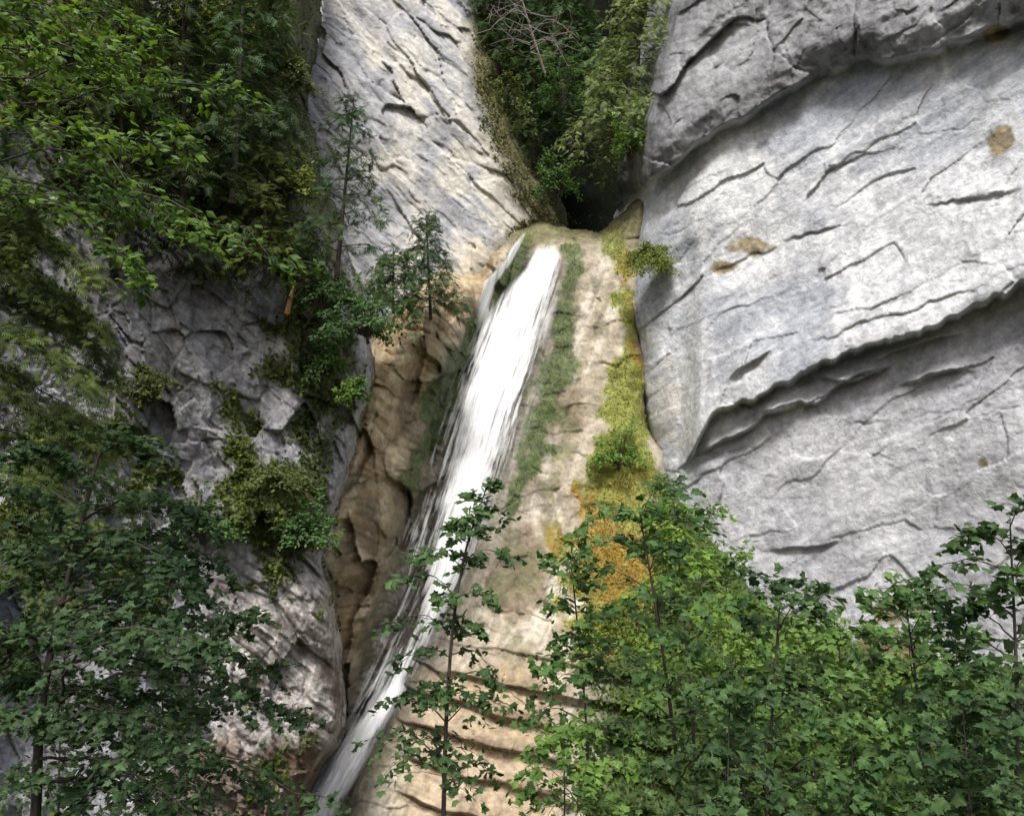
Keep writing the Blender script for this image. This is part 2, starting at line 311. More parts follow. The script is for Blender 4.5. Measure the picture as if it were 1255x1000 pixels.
def gu_col(px, py, p):
    m1, m2, m3, n = gu_masks(px, py, p); n1 = fbm(p*np.array([.4, .4, .25]), 4, 262); n2 = fbm(flowc(px, py, p, 1.6, .18), 4, 263, .6); n4 = fbm(p*2.6, 4, 264, .7)
    xc = itp(XC, py); w = itp(HW, py); w1 = gu_w(p); ly = np.sin(w1*14+4*n)
    c = np.zeros(px.shape+(3,))+np.array([.36, .315, .24])
    c = mix(c, [.53, .485, .405], ss(-.1, .3, n2+.05*ly)); c = mix(c, [.20, .155, .10], ss(.0, .3, n1+.4*n2+.06*ly)*.8); c = c*(1+.45*n4)[..., None]
    c = mix(c, np.array([.10, .11, .045])*(1+.6*n4[..., None]), ss(.08, .4, n+.6*n1)*.55)
    left = ss(0, 50, xc-w-px)
    c = mix(c, mix(np.zeros_like(c)+np.array([.35, .25, .13]), [.55, .45, .30], ss(-.35, .4, n2+.5*n1+.25*ly))*(1+.5*n4)[..., None], left*.9)
    c = mix(c, [.15, .12, .075], left*ss(.08, .32, -n1)*.75)
    low = ss(770, 860, py)*ss(470, 520, px)*(1-ss(660, 710, px)); wl = p[..., 2]+.18*p[..., 0]+.35*fbm(p*.35, 3, 241)
    st = wl*.8; fr = st-np.floor(st)
    c = mix(c, mix(np.zeros_like(c)+np.array([.19, .13, .08]), [.44, .34, .23], ss(.0, .5, fr+.5*n))*(1+.5*n4)[..., None], low*.75)
    wet = np.exp(-((px-xc)/(w*1.3))**2)*ss(300, 330, py)
    wet = np.maximum(wet, ss(740, 880, py)*(1-ss(450, 490, px))*.7)
    c = mix(c, np.array([.06, .058, .047])*(1+.8*n4[..., None]), np.clip(wet*1.05, 0, .93))
    c = mix(c, np.array([.06, .095, .026])*(1+.9*n4[..., None]), m1*.85); c = mix(c, np.array([.07, .10, .032])*(1+.8*n4[..., None]), m3*.9)
    mc = mix(np.zeros_like(c)+np.array([.19, .215, .035]), [.28, .18, .03], ss(-.05, .25, n1+ss(540, 640, py)*.2-ss(790, 840, px)*.4))
    c = mix(c, mc*(1+.6*n4[..., None]), m2*.88)
    c = mix(c, np.array([.04, .058, .018])*(1+.7*n[..., None]), ss(720, 830, py)*ss(680, 780, px))
    c = mix(c, np.array([.055, .08, .022])*(1+.7*n[..., None]), ss(540, 620, py)*ss(785, 820, px))
    c = mix(c, np.array([.11, .105, .04])*(1+.9*n4[..., None]), (1-ss(284, 318, py+12*n))*.88)
    return rough4(c, np.clip(.88-.45*wet-.35*left, .3, 1))
GU = [(400, 480), (440, 430), (500, 375), (545, 338), (592, 346), (606, 318), (628, 292), (660, 281), (700, 290), (735, 298), (766, 272), (786, 250), (800, 300), (786, 420), (792, 520), (818, 590), (850, 640), (890, 700), (940, 752), (1080, 810), (1300, 850), (1700, 870), (1700, 1300), (340, 1300), (340, 760), (375, 640)]
s_gu = sheet('waterfall_gully', 'tan and brown weathered rock gully with moss streaks behind the falling water', 'rock', 300, 1400, 220, 1120, ST, gu_base, gu_disp, gu_col, M_wet, GU, seed=3, rag=9, cut=10, ramp=.3)
# ------------------------------------------------------------------ left cliff
def lc_base(px, py): return 31-(360-px)*.02-(py-300)*.004
def lc_disp(px, py, p):
    pw = warp(p, .5, .15, 360)
    d = .9*fbm(p*.16, 2, 301)+.12*fbm(p*.6, 3, 302)+.05*fbm(p*2.2, 4, 303, .6, True)+.05*fbm(p*5, 2, 308)
    low = ss(640, 720, py)*ss(220, 300, px); k = 1-.5*low
    h, e = facet(pw*np.array([.3, .3, .22]), 311, 1.8); d += k*.55*h
    h2, e2 = facet(pw*np.array([.9, .9, .6]), 331, 1.7); d += k*.22*h2-.06*(1-ss(0, .06, e2))
    q = p[..., 2]*.8+.8*p[..., 0]+1.3*fbm(p*.22, 3, 341)
    h3_, e3 = facet(np.stack([pw[..., 0]*1.6, pw[..., 1]*1.6, (pw[..., 2]+pw[..., 0])*2.2], -1), 341, 1.6); d += .09*h3_
    d += low*.35*billow(q*.5)+low*.2*billow(q*1.6)+low*.07*billow(q*4.5)
    d += .9*np.exp(-((py-640)/40.)**2)*ss(230, 300, px)
    d += rledges(px, py, 50, (60, 440, 200, 1000), .5, 34, (.05, .25), (8, 40), (8, 40), .12)
    return d
LC = [(-500, -260), (352, -260), (356, 0), (350, 60), (346, 150), (360, 210), (392, 300), (440, 400), (452, 460), (432, 540), (412, 600), (396, 690), (410, 760), (414, 850), (400, 910), (372, 960), (350, 1010), (330, 1300), (-500, 1300)]
def lc_veg(px, py, p):
    n = fbm(p*.5, 4, 361)
    v = ss(.0, .25, n+.25*ss(380, 200, py)-.0)
    bare = np.maximum.reduce([spot(px, py, p, 225, 410, 90, 85, 5), spot(px, py, p, 230, 520, 70, 70, 6), spot(px, py, p, 360, 810, 65, 120, 7), spot(px, py, p, 160, 360, 30, 50, 8)])
    v = np.maximum(v, ss(330, 250, py)*ss(180, 220, px)); v = v*(1-.8*bare)
    v = np.maximum(v, spot(px, py, p, 330, 610, 90, 60, 9)*.9); v = np.maximum(v, spot(px, py, p, 390, 420, 50, 120, 10)*.9)
    return v
def lc_col(px, py, p):
    n = fbm(p*.5, 5, 362); n2 = fbm(p*np.array([1.2, 1.2, .6]), 4, 363); n4 = fbm(p*3, 3, 364, .75)
    c = np.zeros(px.shape+(3,))+np.array([.34, .34, .365])
    c = mix(c, [.48, .475, .49], ss(.0, .35, n2)); c = mix(c, [.20, .195, .20], ss(.05, .35, -n)); c = c*(1+.45*n4)[..., None]
    q = p[..., 2]*.8+.8*p[..., 0]+1.3*fbm(p*.22, 3, 341)
    low = ss(660, 760, py)*ss(200, 300, px); c = mix(c, np.array([.48, .445, .42])*(1+.5*n2+.5*n4+.22*np.sin(q*9))[..., None], low*.85); c = mix(c, [.17, .14, .12], low*ss(.12, .35, n))
    v = lc_veg(px, py, p); c = mix(c, np.array([.085, .095, .03])*(1+.7*n2[..., None]), v*.85)
    c = mix(c, [.20, .13, .085], spot(px, py, p, 300, 960, 150, 60, 12)*.7)
    return rough4(c, .85)
s_lc = sheet('left_cliff', 'dark grey fractured cliff overgrown with moss and plants on the left', 'cliff', -340, 480, -160, 1120, ST, lc_base, lc_disp, lc_col, M_dark, LC, seed=4, rag=12)
# ------------------------------------------------------------------ hillside behind the gap, ground
def hb_shade_col(px, py, p):
    n = fbm(p*.3, 5, 401); return rough4(np.array([.008, .0095, .006])*(1+.9*n[..., None]), 1.)  # near-black base colour puts the shade of the cleft into the hillside
sheet('wooded_hillside', 'hillside coloured near black for the shade in the cleft above the waterfall', 'hillside', -500, 1800, -500, 420, 6, lambda x, y: 58+(300-y)*.03+np.abs(x-700)*.01, lambda x, y, p: 3*fbm(p*.12, 5, 402), hb_shade_col, M_earth)
gx = np.concatenate([np.linspace(-600, -40, 15), np.linspace(-38, 38, 100), np.linspace(40, 600, 15)]); gy = np.concatenate([np.linspace(-300, -6, 12), np.linspace(-5, 45, 80), np.linspace(50, 600, 12)])
GX, GY = np.meshgrid(gx, gy); GP = np.stack([GX, GY, ground_z(np.maximum(GY, -5))], -1); GP[..., 2] += .15*fbm(GP*.5, 4, 411)
ix = np.arange(GX.size).reshape(GX.shape); gq = np.stack([ix[:-1, :-1], ix[:-1, 1:], ix[1:, 1:], ix[1:, :-1]], -1).reshape(-1, 4)
tag(mesh_from('ground', GP, gq, M_earth, None, np.tile([.07, .07, .035, .95], (GX.size, 1))), 'leafy dark forest soil sloping down towards the foot of the falls', 'ground', kind='structure')
# ------------------------------------------------------------------ waterfall
wf = thing('waterfall', 'white waterfall streaming down the brown gully between the cliffs', 'waterfall', P(600, 500, 39), kind='structure')
def water(name, le, re, y0, y1, nu, nv, core, off, bulge, fade_top=8, ed=.15, fade_bot=None):
    v = np.linspace(y0, y1, nv); u = np.linspace(0, 1, nu); U, Vv = np.meshgrid(u, v)
    l = itp(le, Vv); r = itp(re, Vv); PX = l+(r-l)*U
    S = gu_base(PX, Vv)-off-bulge*np.sin(np.pi*U)
    across = (PX-itp(XC, Vv))*S/F; along = (Vv-y0)*.045
    S = S-.12*fbm(np.stack([across*3, along*.3, across*0], -1), 4, 501)-.15*vnoise(np.stack([across*.8, along*.5, across*0+9], -1), 503)
    p = P(PX, Vv, S)
    edge = ss(0, ed, U)*ss(0, ed, 1-U)*ss(y0-1, y0+fade_top, Vv+6*fbm(np.stack([across*2, across*0, across*0], -1), 3, 505))
    if fade_bot: edge = edge*(1-ss(fade_bot, y1, Vv))
    a = core(PX, Vv, U)
    ix = np.arange(U.size).reshape(U.shape); q = np.stack([ix[:-1, :-1], ix[1:, :-1], ix[1:, 1:], ix[:-1, 1:]], -1).reshape(-1, 4)
    col = np.stack([a, a, a, edge], -1).reshape(-1, 4)
    return mesh_from(name, p.reshape(-1, 3), q, M_water, wf, col, True, np.stack([across, along, U*0], -1).reshape(-1, 3))
LE = [(658, 300), (642, 330), (608, 358), (584, 376), (566, 410), (543, 460), (519, 515), (494, 565), (473, 620), (461, 680), (453, 740), (446, 800), (438, 840), (418, 890), (390, 950), (360, 1004), (320, 1060)]
RE = [(690, 298), (691, 350), (685, 400), (676, 450), (658, 520), (634, 580), (612, 640), (588, 690), (564, 745), (542, 785), (518, 820), (502, 846), (488, 872), (462, 915), (436, 962), (414, 1005), (376, 1060)]
CORE = [(670, 300), (642, 370), (616, 430), (595, 500), (577, 580), (560, 650), (545, 710), (528, 755), (502, 810), (481, 850), (451, 895), (418, 950), (387, 1005), (347, 1060)]
CW = [(18, 300), (28, 400), (25, 520), (21, 640), (17, 710), (15, 755), (14, 810), (17, 860), (21, 1000)]
def corefn(px, py, u):
    dx = (px-itp(CORE, py))/itp(CW, py); g = np.exp(-dx**2)
    dim = 1-.7*ss(745, 785, py)*(1-ss(828, 852, py))
    return 1.4*g*dim+.02+.16*ss(0, 60, px-itp(CORE, py))*(1-ss(480, 600, py))+.12*ss(760, 800, py)*(1-ss(840, 860, py))+.35*ss(835, 870, py)*g
water('main_cascade', LE, RE, 298, 1060, 150, 560, corefn, .35, .5, 16, .3)
water('front_cascade', [(x-w, y) for (x, y), w in zip(CORE, [14, 31, 37, 38, 35, 31, 26, 22, 18, 19, 21, 23, 25, 26])], [(x+w, y) for (x, y), w in zip(CORE, [16, 32, 40, 38, 34, 29, 23, 19, 15, 17, 21, 23, 25, 26])], 303, 1060, 90, 480, lambda x, y, u: (1.2+.35*ss(835, 870, y))*np.sin(np.pi*u)**2*(1-.8*ss(742, 772, y)*(1-ss(828, 852, y)))-.24, .8, .4, 18, .4)
water('side_stream', [(638, 286), (615, 320), (593, 345), (584, 370), (578, 410)], [(647, 286), (629, 322), (609, 350), (602, 376), (604, 410)], 286, 410, 30, 120, lambda x, y, u: 1.2*np.sin(np.pi*u)-.05, 1.0, .15, 10, .3, 370)
# ------------------------------------------------------------------ foliage
def fan(outline, c=(0, .45), bend=.12):
    o = np.array(outline, float); n = len(o); V = np.zeros((n+1, 3)); V[0, :2] = c; V[0, 2] = bend; V[1:, :2] = o; V[1:, 2] = -bend*np.abs(o[:, 0])*1.2
    return V, np.array([[0, 1+i, 1+(i+1) % n] for i in range(n)])
T_maple = fan([(0, 0), (.50, -.04), (.44, .26), (.60, .52), (.30, .60), (0, 1.05), (-.30, .60), (-.60, .52), (-.44, .26), (-.50, -.04)])
T_oval = (np.array([(0, 0, 0), (.29, .42, -.05), (0, 1, -.08), (-.29, .42, -.05), (0, .45, .04)]), np.array([[0, 1, 4], [1, 2, 4], [2, 3, 4], [3, 0, 4]]))
T_dia = (np.array([(0, 0, 0), (.3, .5, -.06), (0, 1, -.1), (-.3, .5, -.06)]), np.array([[0, 1, 2], [0, 2, 3]]))
def sprig():
    V = []; Fc = []
    def tri(a, b, c):
        k = len(V); V.extend([a, b, c]); Fc.append([k, k+1, k+2])
    tri((-.03, 0, 0), (.03, 0, 0), (0, 1, -.1))
    for i in range(5):
        y = .04+i*.18; l = .36*(1-.7*i/5.)+.05
        for sgn in (-1, 1): tri((0, y-.06, -.02*i), (0, y+.08, -.02*i), (sgn*l, y+.2, -.06-.02*i))
    return np.array(V), np.array(Fc)
T_sprig = sprig()
def nrm(v): return v/np.maximum(np.linalg.norm(v, axis=-1, keepdims=True), 1e-9)
def leaves(name, pos, ax, nm, size, cols, T, mat, parent=None):
    tv, tf = T; ax = nrm(ax); x = nrm(np.cross(ax, nm)); n = np.cross(x, ax)
    V = pos[:, None]+size[:, None, None]*(tv[None, :, 0:1]*x[:, None]+tv[None, :, 1:2]*ax[:, None]+tv[None, :, 2:3]*n[:, None])
    Fc = (np.arange(len(pos))*len(tv))[:, None, None]+tf[None]
    return mesh_from(name, V.reshape(-1, 3), Fc.reshape(-1, 3), mat, parent, np.repeat(cols, len(tv), 0), False)
class Wood:
    def __init__(s): s.v = []; s.f = []; s.n = 0
    def tube(s, pts, r0, r1, k=5):
        pts = np.asarray(pts); m = len(pts); t = nrm(np.gradient(pts, axis=0)); a = nrm(np.cross(t, np.array([.3, .9, .2]))); b = np.cross(t, a)
        r = np.linspace(r0, r1, m); th = np.arange(k)*2*math.pi/k
        ring = pts[:, None]+r[:, None, None]*(np.cos(th)[None, :, None]*a[:, None]+np.sin(th)[None, :, None]*b[:, None])
        i = np.arange(m*k).reshape(m, k); j = np.roll(i, -1, 1)
        s.v.append(ring.reshape(-1, 3)); s.f.append(np.stack([i[:-1], j[:-1], j[1:], i[1:]], -1).reshape(-1, 4)+s.n); s.n += m*k
    def build(s, name, mat, parent): return mesh_from(name, np.concatenate(s.v), np.concatenate(s.f), mat, parent)
def curve(pts, n):
    pts = np.asarray(pts, float); k = len(pts)
    if k < 3: t = np.linspace(0, 1, n)[:, None]; return pts[0]*(1-t)+pts[-1]*t
    t = np.linspace(0, k-1-1e-6, n); i = t.astype(int); u = (t-i)[:, None]; g = lambda q: pts[np.clip(q, 0, k-1)]
    a, b, c, d = g(i-1), g(i), g(i+1), g(i+2)
    return .5*((2*b)+(-a+c)*u+(2*a-5*b+4*c-d)*u*u+(-a+3*b-3*c+d)*u**3)
class Plant:
    def __init__(s, seed): s.r = np.random.default_rng(seed); s.pos = []; s.ax = []; s.nm = []; s.sz = []; s.limbs = []; s.trunk = Wood()
    def limb(s, pts, r0, ntw, tlen, nl, size, droop=.25, face=.5, t0=.15, wood=None, twr=.25, flat=1.):
        r = s.r; pts = curve(pts, 12)+np.concatenate([np.zeros((1, 3)), r.normal(size=(11, 3))*.012*np.linalg.norm(np.asarray(pts[-1])-np.asarray(pts[0]))])
        w = wood or Wood(); w.tube(pts, r0, r0*.2, 5); tg = nrm(np.gradient(pts, axis=0))
        for k in range(ntw):
            t = t0+(1-t0)*(k+r.random()*.8)/ntw; f = t*11; i = min(int(f), 10); p = pts[i]+(pts[i+1]-pts[i])*(f-i); d = tg[i]
            side = np.cross(d, [0, 0, 1.]); side = side/max(np.linalg.norm(side), .1)*(1 if k % 2 else -1)
            td = d*.7+side*(.9)+r.normal(size=3)*np.array([.3, .3, .3*flat]); td = td/np.linalg.norm(td); L = tlen*(1.05-.5*t)*r.uniform(.6, 1.2)
            s.twig(w, p, td, L, r0*twr, nl, size, droop, face)
        s.twig(w, pts[-1], tg[-1], tlen*.5, r0*.2, nl, size, droop, face)
        if wood is None: s.limbs.append(w)
    def twig(s, w, p, td, L, r0, nl, size, droop, face):
        r = s.r; u = np.linspace(0, 1, 4)[:, None]; tp = p+td*L*u+np.array([0, 0, -1.])*droop*L*u*u
        if r0 > 0: w.tube(tp, max(r0, .003), .002, 3)
        n = max(1, int(nl*r.uniform(.7, 1.3))); a = np.sort(r.uniform(.15, 1.05, n))[:, None]
        q = p+td*L*a+np.array([0, 0, -1.])*droop*L*a*a
        side = np.cross(td, [0, 0, 1.]); side = side/max(np.linalg.norm(side), .1); sg = np.where(np.arange(n) % 2, 1., -1.)[:, None]
        s.pos.append(q+r.normal(size=(n, 3))*size*.35); s.ax.append(td*.6+side*sg*.8+np.array([0, 0, -.3])+r.normal(size=(n, 3))*.35)
        s.nm.append(np.array([0, -face, .8])+r.normal(size=(n, 3))*.42); s.sz.append(size*r.uniform(.5, 1.2, n))
    def finish(s, root, T, c1, c2, mat=None, bark=None, crown='crown', lname='limb', trunk=True):
        pos = np.concatenate(s.pos); n = len(pos); r = s.r
        k = np.clip(.5+.5*fbm(pos*1.2/max(.3, np.ptp(pos[:, 2])*.12), 2, 7)*1.6+r.normal(size=n)*.22, 0, 1)[:, None]
        cols = (np.array(c1)*(1-k)+np.array(c2)*k)*r.uniform(.75, 1.25, n)[:, None]
        if trunk: s.trunk.build('trunk', bark or M_bark, root)
        for w in s.limbs: w.build(lname, bark or M_bark, root)
        leaves(crown, pos, np.concatenate(s.ax), np.concatenate(s.nm), np.concatenate(s.sz), cols, T, mat or M_leaf, root)
def pxs(pts): return [P(*p) for p in pts]
GREEN_D = ((.03, .064, .025), (.085, .15, .052)); GREEN_M = ((.042, .092, .03), (.12, .21, .06)); GREEN_B = ((.07, .14, .03), (.165, .265, .06)); OLIVE = ((.055, .072, .022), (.13, .155, .05))
# ---- saplings in the foreground
def sapling(label, tp, seed, spread, cols, leaf=.08, nodes_=9, t0=.3, nl=6, group='maple saplings in front of the falls', tw=4, r=.03, name='maple_sapling', T=T_maple):
    pts = pxs(tp); b = pts[0].copy(); g = np.array([b[0], b[1]-.05, float(ground_z(b[1]))-.1])
    full = [g]+pts if b[2] > g[2]+.3 else pts
    tr = curve(full, 24); root = thing(name, label, 'tree', full[0], group); pl = Plant(seed); pl.trunk.tube(tr, r, r*.2, 7); rr = pl.r
    s0 = tp[0][2]; zlo = pts[0][2]; zhi = pts[-1][2]; az = rr.uniform(0, 6.28)
    for k in range(nodes_):
        t = t0+(1-t0)*(k+rr.uniform(-.3, .3))/(nodes_-1); t = min(max(t, 0), .97); az += 1.57+rr.normal()*.3
        for sg in (0, math.pi):
            z = zlo+(zhi-zlo)*min(1, t+rr.uniform(-.03, .03)); i = np.argmin(np.abs(tr[:, 2]-z)); p = tr[i]
            L = spread*s0/F*(1.05-.6*t**1.2)*rr.uniform(.45, 1.25); a = az+sg+rr.normal()*.4; el = rr.uniform(-.15, .75)+.5*max(0, t-.5)
            d = np.array([math.cos(a)*math.cos(el), math.sin(a)*math.cos(el), math.sin(el)])
            q = [p, p+d*L*.5+np.array([0, 0, .06*L]), p+d*L+np.array([0, 0, -.28*L])]
            pl.limb(q, r*.3*(1.2-.6*t), tw, L*.65, nl, leaf, .3, .45, .2, flat=.5)
    pl.twig(pl.trunk, tr[-1], np.array([.1, 0, 1.]), .12, .004, 4, leaf, .1, .6)
    pl.finish(root, T, *cols, bark=M_bark)
sapling('slender maple sapling standing right in front of the white water', [(543, 1020, 8), (547, 880, 8), (556, 760, 8), (572, 670, 8.1), (594, 604, 8.2)], 1, 95, ((.035, .075, .026), (.085, .15, .052)), .08, 17, .10, 7, tw=5, r=.03)
sapling('tall maple sapling with thin dark stem before the orange moss slope', [(838, 1020, 8), (822, 870, 8), (803, 740, 8.1), (783, 622, 8.2)], 2, 170, ((.042, .09, .03), (.11, .195, .058)), .092, 14, .03, 7, tw=6)
sapling('young maple with upright forked stem below the flat grey rock wall', [(940, 1020, 7.4), (946, 880, 7.4), (957, 722, 7.5)], 3, 130, GREEN_D, .088, 11, .03, 7, tw=5)
sapling('bushy maple sapling rising at the right edge of the frame', [(1250, 1020, 6.4), (1246, 830, 6.4), (1238, 645, 6.5)], 4, 150, GREEN_D, .084, 15, .03, 8, tw=6)
sapling('leafy maple sapling below the brown moss spot on the right cliff', [(1120, 1030, 7.2), (1128, 900, 7.2), (1112, 750, 7.3)], 5, 155, GREEN_M, .09, 12, .02, 8, tw=6)
sapling('light green maple sapling half hidden between the young maples at bottom right', [(1030, 1040, 9.5), (1032, 900, 9.5), (1028, 775, 9.5)], 6, 140, GREEN_B, .11, 10, .0, 8, tw=6)
sapling('thin maple sapling left of the tall one, below the mossy strip', [(722, 1030, 8.8), (718, 880, 8.8), (700, 690, 8.9)], 7, 90, GREEN_M, .09, 12, .08, 6, tw=5)
sapling('low maple seedling at the bottom edge under the layered brown rock', [(690, 1060, 7), (692, 980, 7), (690, 890, 7)], 8, 95, GREEN_B, .082, 8, .0, 7, r=.015)
sapling('low dark maple seedling at the bottom edge right of the tall sapling', [(890, 1060, 6.6), (892, 960, 6.6), (894, 860, 6.6)], 9, 115, GREEN_D, .084, 8, .0, 8, r=.015)
sapling('spreading maple seedling in the bottom right corner', [(1190, 1060, 5.8), (1188, 980, 5.8), (1180, 870, 5.8)], 10, 140, GREEN_D, .08, 8, .0, 8, r=.015, tw=5)
sapling('short maple seedling at the bottom edge under the light green sapling', [(1050, 1060, 6.4), (1046, 990, 6.4), (1044, 900, 6.4)], 11, 110, GREEN_M, .082, 7, .0, 8, r=.015)
g = 'shrubs at the cliff foot'
sapling('bright yellow green hazel clump at the foot of the moss strip beside the cliff', [(850, 900, 11), (842, 800, 11), (826, 618, 11)], 12, 95, ((.085, .16, .028), (.19, .30, .055)), .125, 14, .1, 11, name='hazel_tree', T=T_oval, group=g, tw=6)
sapling('hazel clump against the cliff foot right of the moss strip', [(910, 930, 13), (906, 850, 13), (886, 690, 13)], 14, 95, GREEN_B, .16, 11, .05, 10, name='hazel_tree', T=T_oval, group=g, tw=6)
sapling('pale green hazel clump at the cliff foot behind the right hand maples', [(1000, 960, 13), (998, 890, 13), (975, 765, 13)], 13, 115, GREEN_B, .16, 10, .0, 10, name='hazel_tree', T=T_oval, group=g, tw=6)
sapling('mid green hazel clump at the cliff foot close to the right edge', [(1180, 980, 12), (1178, 890, 12), (1170, 775, 12)], 15, 125, GREEN_M, .15, 9, .0, 10, name='hazel_tree', T=T_oval, group=g, tw=6)
# ---- trees on the left
def limbtree(name, label, cat, trunk, tr, limbs, seed, T, cols, leaf, ntw, tlen, nl, mat=None, group=None, droop=.3, face=.4, flat=.4, lr=.03):
    pts = pxs(trunk); b = pts[0]; gz = float(ground_z(b[1]))-.1
    if b[2] > gz: pts = [np.array([b[0], b[1], gz])]+pts
    root = thing(name, label, cat, pts[0], group); pl = Plant(seed); pl.trunk.tube(curve(pts, 24), tr, tr*.3, 9)
    for l in limbs: pl.limb(pxs(l), lr, ntw, tlen, nl, leaf, droop, face, .05, flat=flat, twr=.2)
    pl.finish(root, T, *cols, mat=mat)
limbtree('maple_tree', 'large dark maple with layered drooping branches in the lower left corner', 'tree', [(42, 1020, 8), (48, 900, 8), (62, 800, 8), (88, 690, 8.1), (120, 560, 8.3)], .06,
         [[(50, 890, 8), (150, 880, 7.8), (270, 920, 7.6), (390, 975, 7.4)], [(55, 850, 8), (170, 830, 8), (280, 850, 8), (360, 880, 8)], [(62, 800, 8), (160, 770, 8.2), (260, 790, 8.4), (330, 820, 8.6)],
          [(75, 740, 8), (160, 710, 7.7), (230, 720, 7.5), (300, 755, 7.3)], [(88, 690, 8), (150, 660, 8.2), (200, 655, 8.3), (265, 690, 8.5)], [(100, 640, 8.2), (150, 610, 8), (200, 610, 8), (235, 630, 8)],
          [(62, 800, 8), (20, 770, 7.6), (-40, 770, 7.2)], [(75, 740, 8), (40, 690, 8.2), (-20, 660, 8.5)], [(90, 690, 8), (60, 620, 8), (0, 590, 8)], [(110, 600, 8.3), (80, 560, 8.2), (30, 555, 8)], [(50, 890, 8), (0, 870, 7.5), (-60, 880, 7)],
          [(48, 930, 8), (120, 930, 7.4), (200, 965, 7), (260, 1020, 6.8)], [(120, 560, 8.3), (140, 540, 8.4), (175, 545, 8.5)], [(50, 900, 8), (100, 800, 6.9), (190, 770, 6.4), (250, 800, 6.2)],
          [(55, 850, 8), (110, 840, 8.5), (190, 850, 9), (250, 870, 9.2)], [(80, 720, 8), (120, 690, 8.6), (180, 690, 9), (240, 720, 9.3)], [(45, 960, 8), (100, 960, 8), (180, 990, 7.8)], [(50, 820, 8), (30, 830, 8), (-30, 850, 8)],
          [(95, 660, 8.1), (120, 650, 7.6), (170, 665, 7.2), (215, 700, 7)], [(66, 780, 8), (100, 750, 7.4), (140, 750, 7), (200, 780, 6.8)], [(52, 870, 8), (110, 870, 7.4), (170, 880, 7), (230, 910, 6.8)], [(58, 820, 8), (130, 805, 8.5), (220, 815, 8.8), (300, 845, 9)],
          [(50, 900, 8), (130, 905, 8.4), (230, 935, 8.6), (330, 975, 8.7)], [(70, 760, 8), (130, 735, 8.4), (200, 745, 8.6), (270, 770, 8.8)]],
         20, T_maple, ((.024, .052, .021), (.07, .12, .047)), .078, 27, .62, 13, lr=.018, flat=.25)
g = 'hazels below the left cliff'
sapling('dark hazel filling the lower left corner behind the layered maple', [(70, 1040, 12), (74, 900, 12), (90, 640, 12.2)], 24, 160, ((.024, .05, .02), (.065, .11, .04)), .11, 13, .05, 17, name='hazel_tree', T=T_oval, group=g, tw=7)
sapling('hazel bush at the foot of the left cliff between maple and waterfall', [(200, 1040, 12), (202, 930, 12), (195, 800, 12)], 25, 115, ((.026, .055, .022), (.07, .12, .042)), .11, 11, .0, 16, name='hazel_tree', T=T_oval, group=g, tw=6)
limbtree('spruce_tree', 'feathery olive conifer with hanging sprays along the left edge', 'tree', [(-90, 1040, 11), (-80, 600, 11), (-70, 100, 11.2), (-60, -250, 11.4)], .16,
         [[(-80, 560, 11), (0, 570, 10.8), (60, 600, 10.6), (150, 660, 10.5)], [(-80, 480, 11), (10, 480, 11), (70, 510, 11), (130, 560, 11)], [(-78, 400, 11), (0, 400, 10.8), (50, 420, 10.7), (110, 470, 10.6)], [(-75, 320, 11), (0, 330, 11.2), (60, 350, 11.3), (120, 400, 11.4)],
          [(-75, 240, 11), (0, 260, 11), (60, 290, 11), (120, 330, 11)], [(-72, 180, 11), (-20, 200, 10.6), (40, 240, 10.4)], [(-80, 600, 11), (-20, 640, 10.6), (50, 690, 10.4), (110, 740, 10.3)], [(-70, 90, 11), (20, 80, 11.4), (110, 120, 11.6)], [(-70, 20, 11), (30, 10, 11.4), (130, 50, 11.6)], [(-66, -60, 11), (40, -60, 11.4), (160, -10, 11.6)],
          [(-80, 440, 11), (-20, 440, 11.4), (40, 470, 11.6), (110, 520, 11.8)], [(-80, 520, 11), (0, 525, 11.4), (80, 570, 11.6), (160, 610, 11.7)], [(-78, 360, 11), (0, 365, 11.6), (70, 390, 11.8), (130, 440, 12)]],
         21, T_sprig, ((.036, .058, .017), (.11, .145, .042)), .155, 40, .75, 19, M_needle, droop=.6, face=.9, flat=.6, lr=.022)
limbtree('beech_tree', 'overhanging beech with leafy branches reaching in from the top left', 'tree', [(-230, 1040, 6), (-220, 600, 6), (-200, 200, 6), (-190, -200, 6)], .14,
         [[(-205, 260, 6), (-60, 200, 6), (80, 190, 5.8), (200, 240, 5.7), (300, 290, 5.6), (352, 330, 5.6)], [(-200, 200, 6), (-40, 120, 6), (100, 110, 6), (210, 105, 6), (290, 112, 6)], [(-195, 60, 6), (-20, 60, 5.8), (90, 50, 5.7), (160, 70, 5.6)], [(-208, 280, 6), (-40, 250, 5.8), (60, 250, 5.6), (140, 290, 5.5), (180, 345, 5.5)],
          [(-195, 100, 6), (0, 140, 5.5), (120, 170, 5.3), (230, 185, 5.2)], [(-190, -20, 6), (-20, -10, 6), (100, 10, 6), (170, 30, 6)], [(-60, 200, 6), (60, 230, 5.9), (150, 250, 5.9), (250, 300, 5.9)], [(-190, -60, 6), (-60, -20, 5.4), (40, 40, 5.2)], [(-200, 160, 6), (0, 160, 6.2), (120, 210, 6.3), (220, 260, 6.3)], [(-195, 80, 6), (20, 90, 6.3), (120, 80, 6.4), (200, 140, 6.4)]],
         22, T_oval, ((.028, .062, .016), (.135, .225, .036)), .088, 26, .36, 13, face=.6, droop=.3, lr=.012)
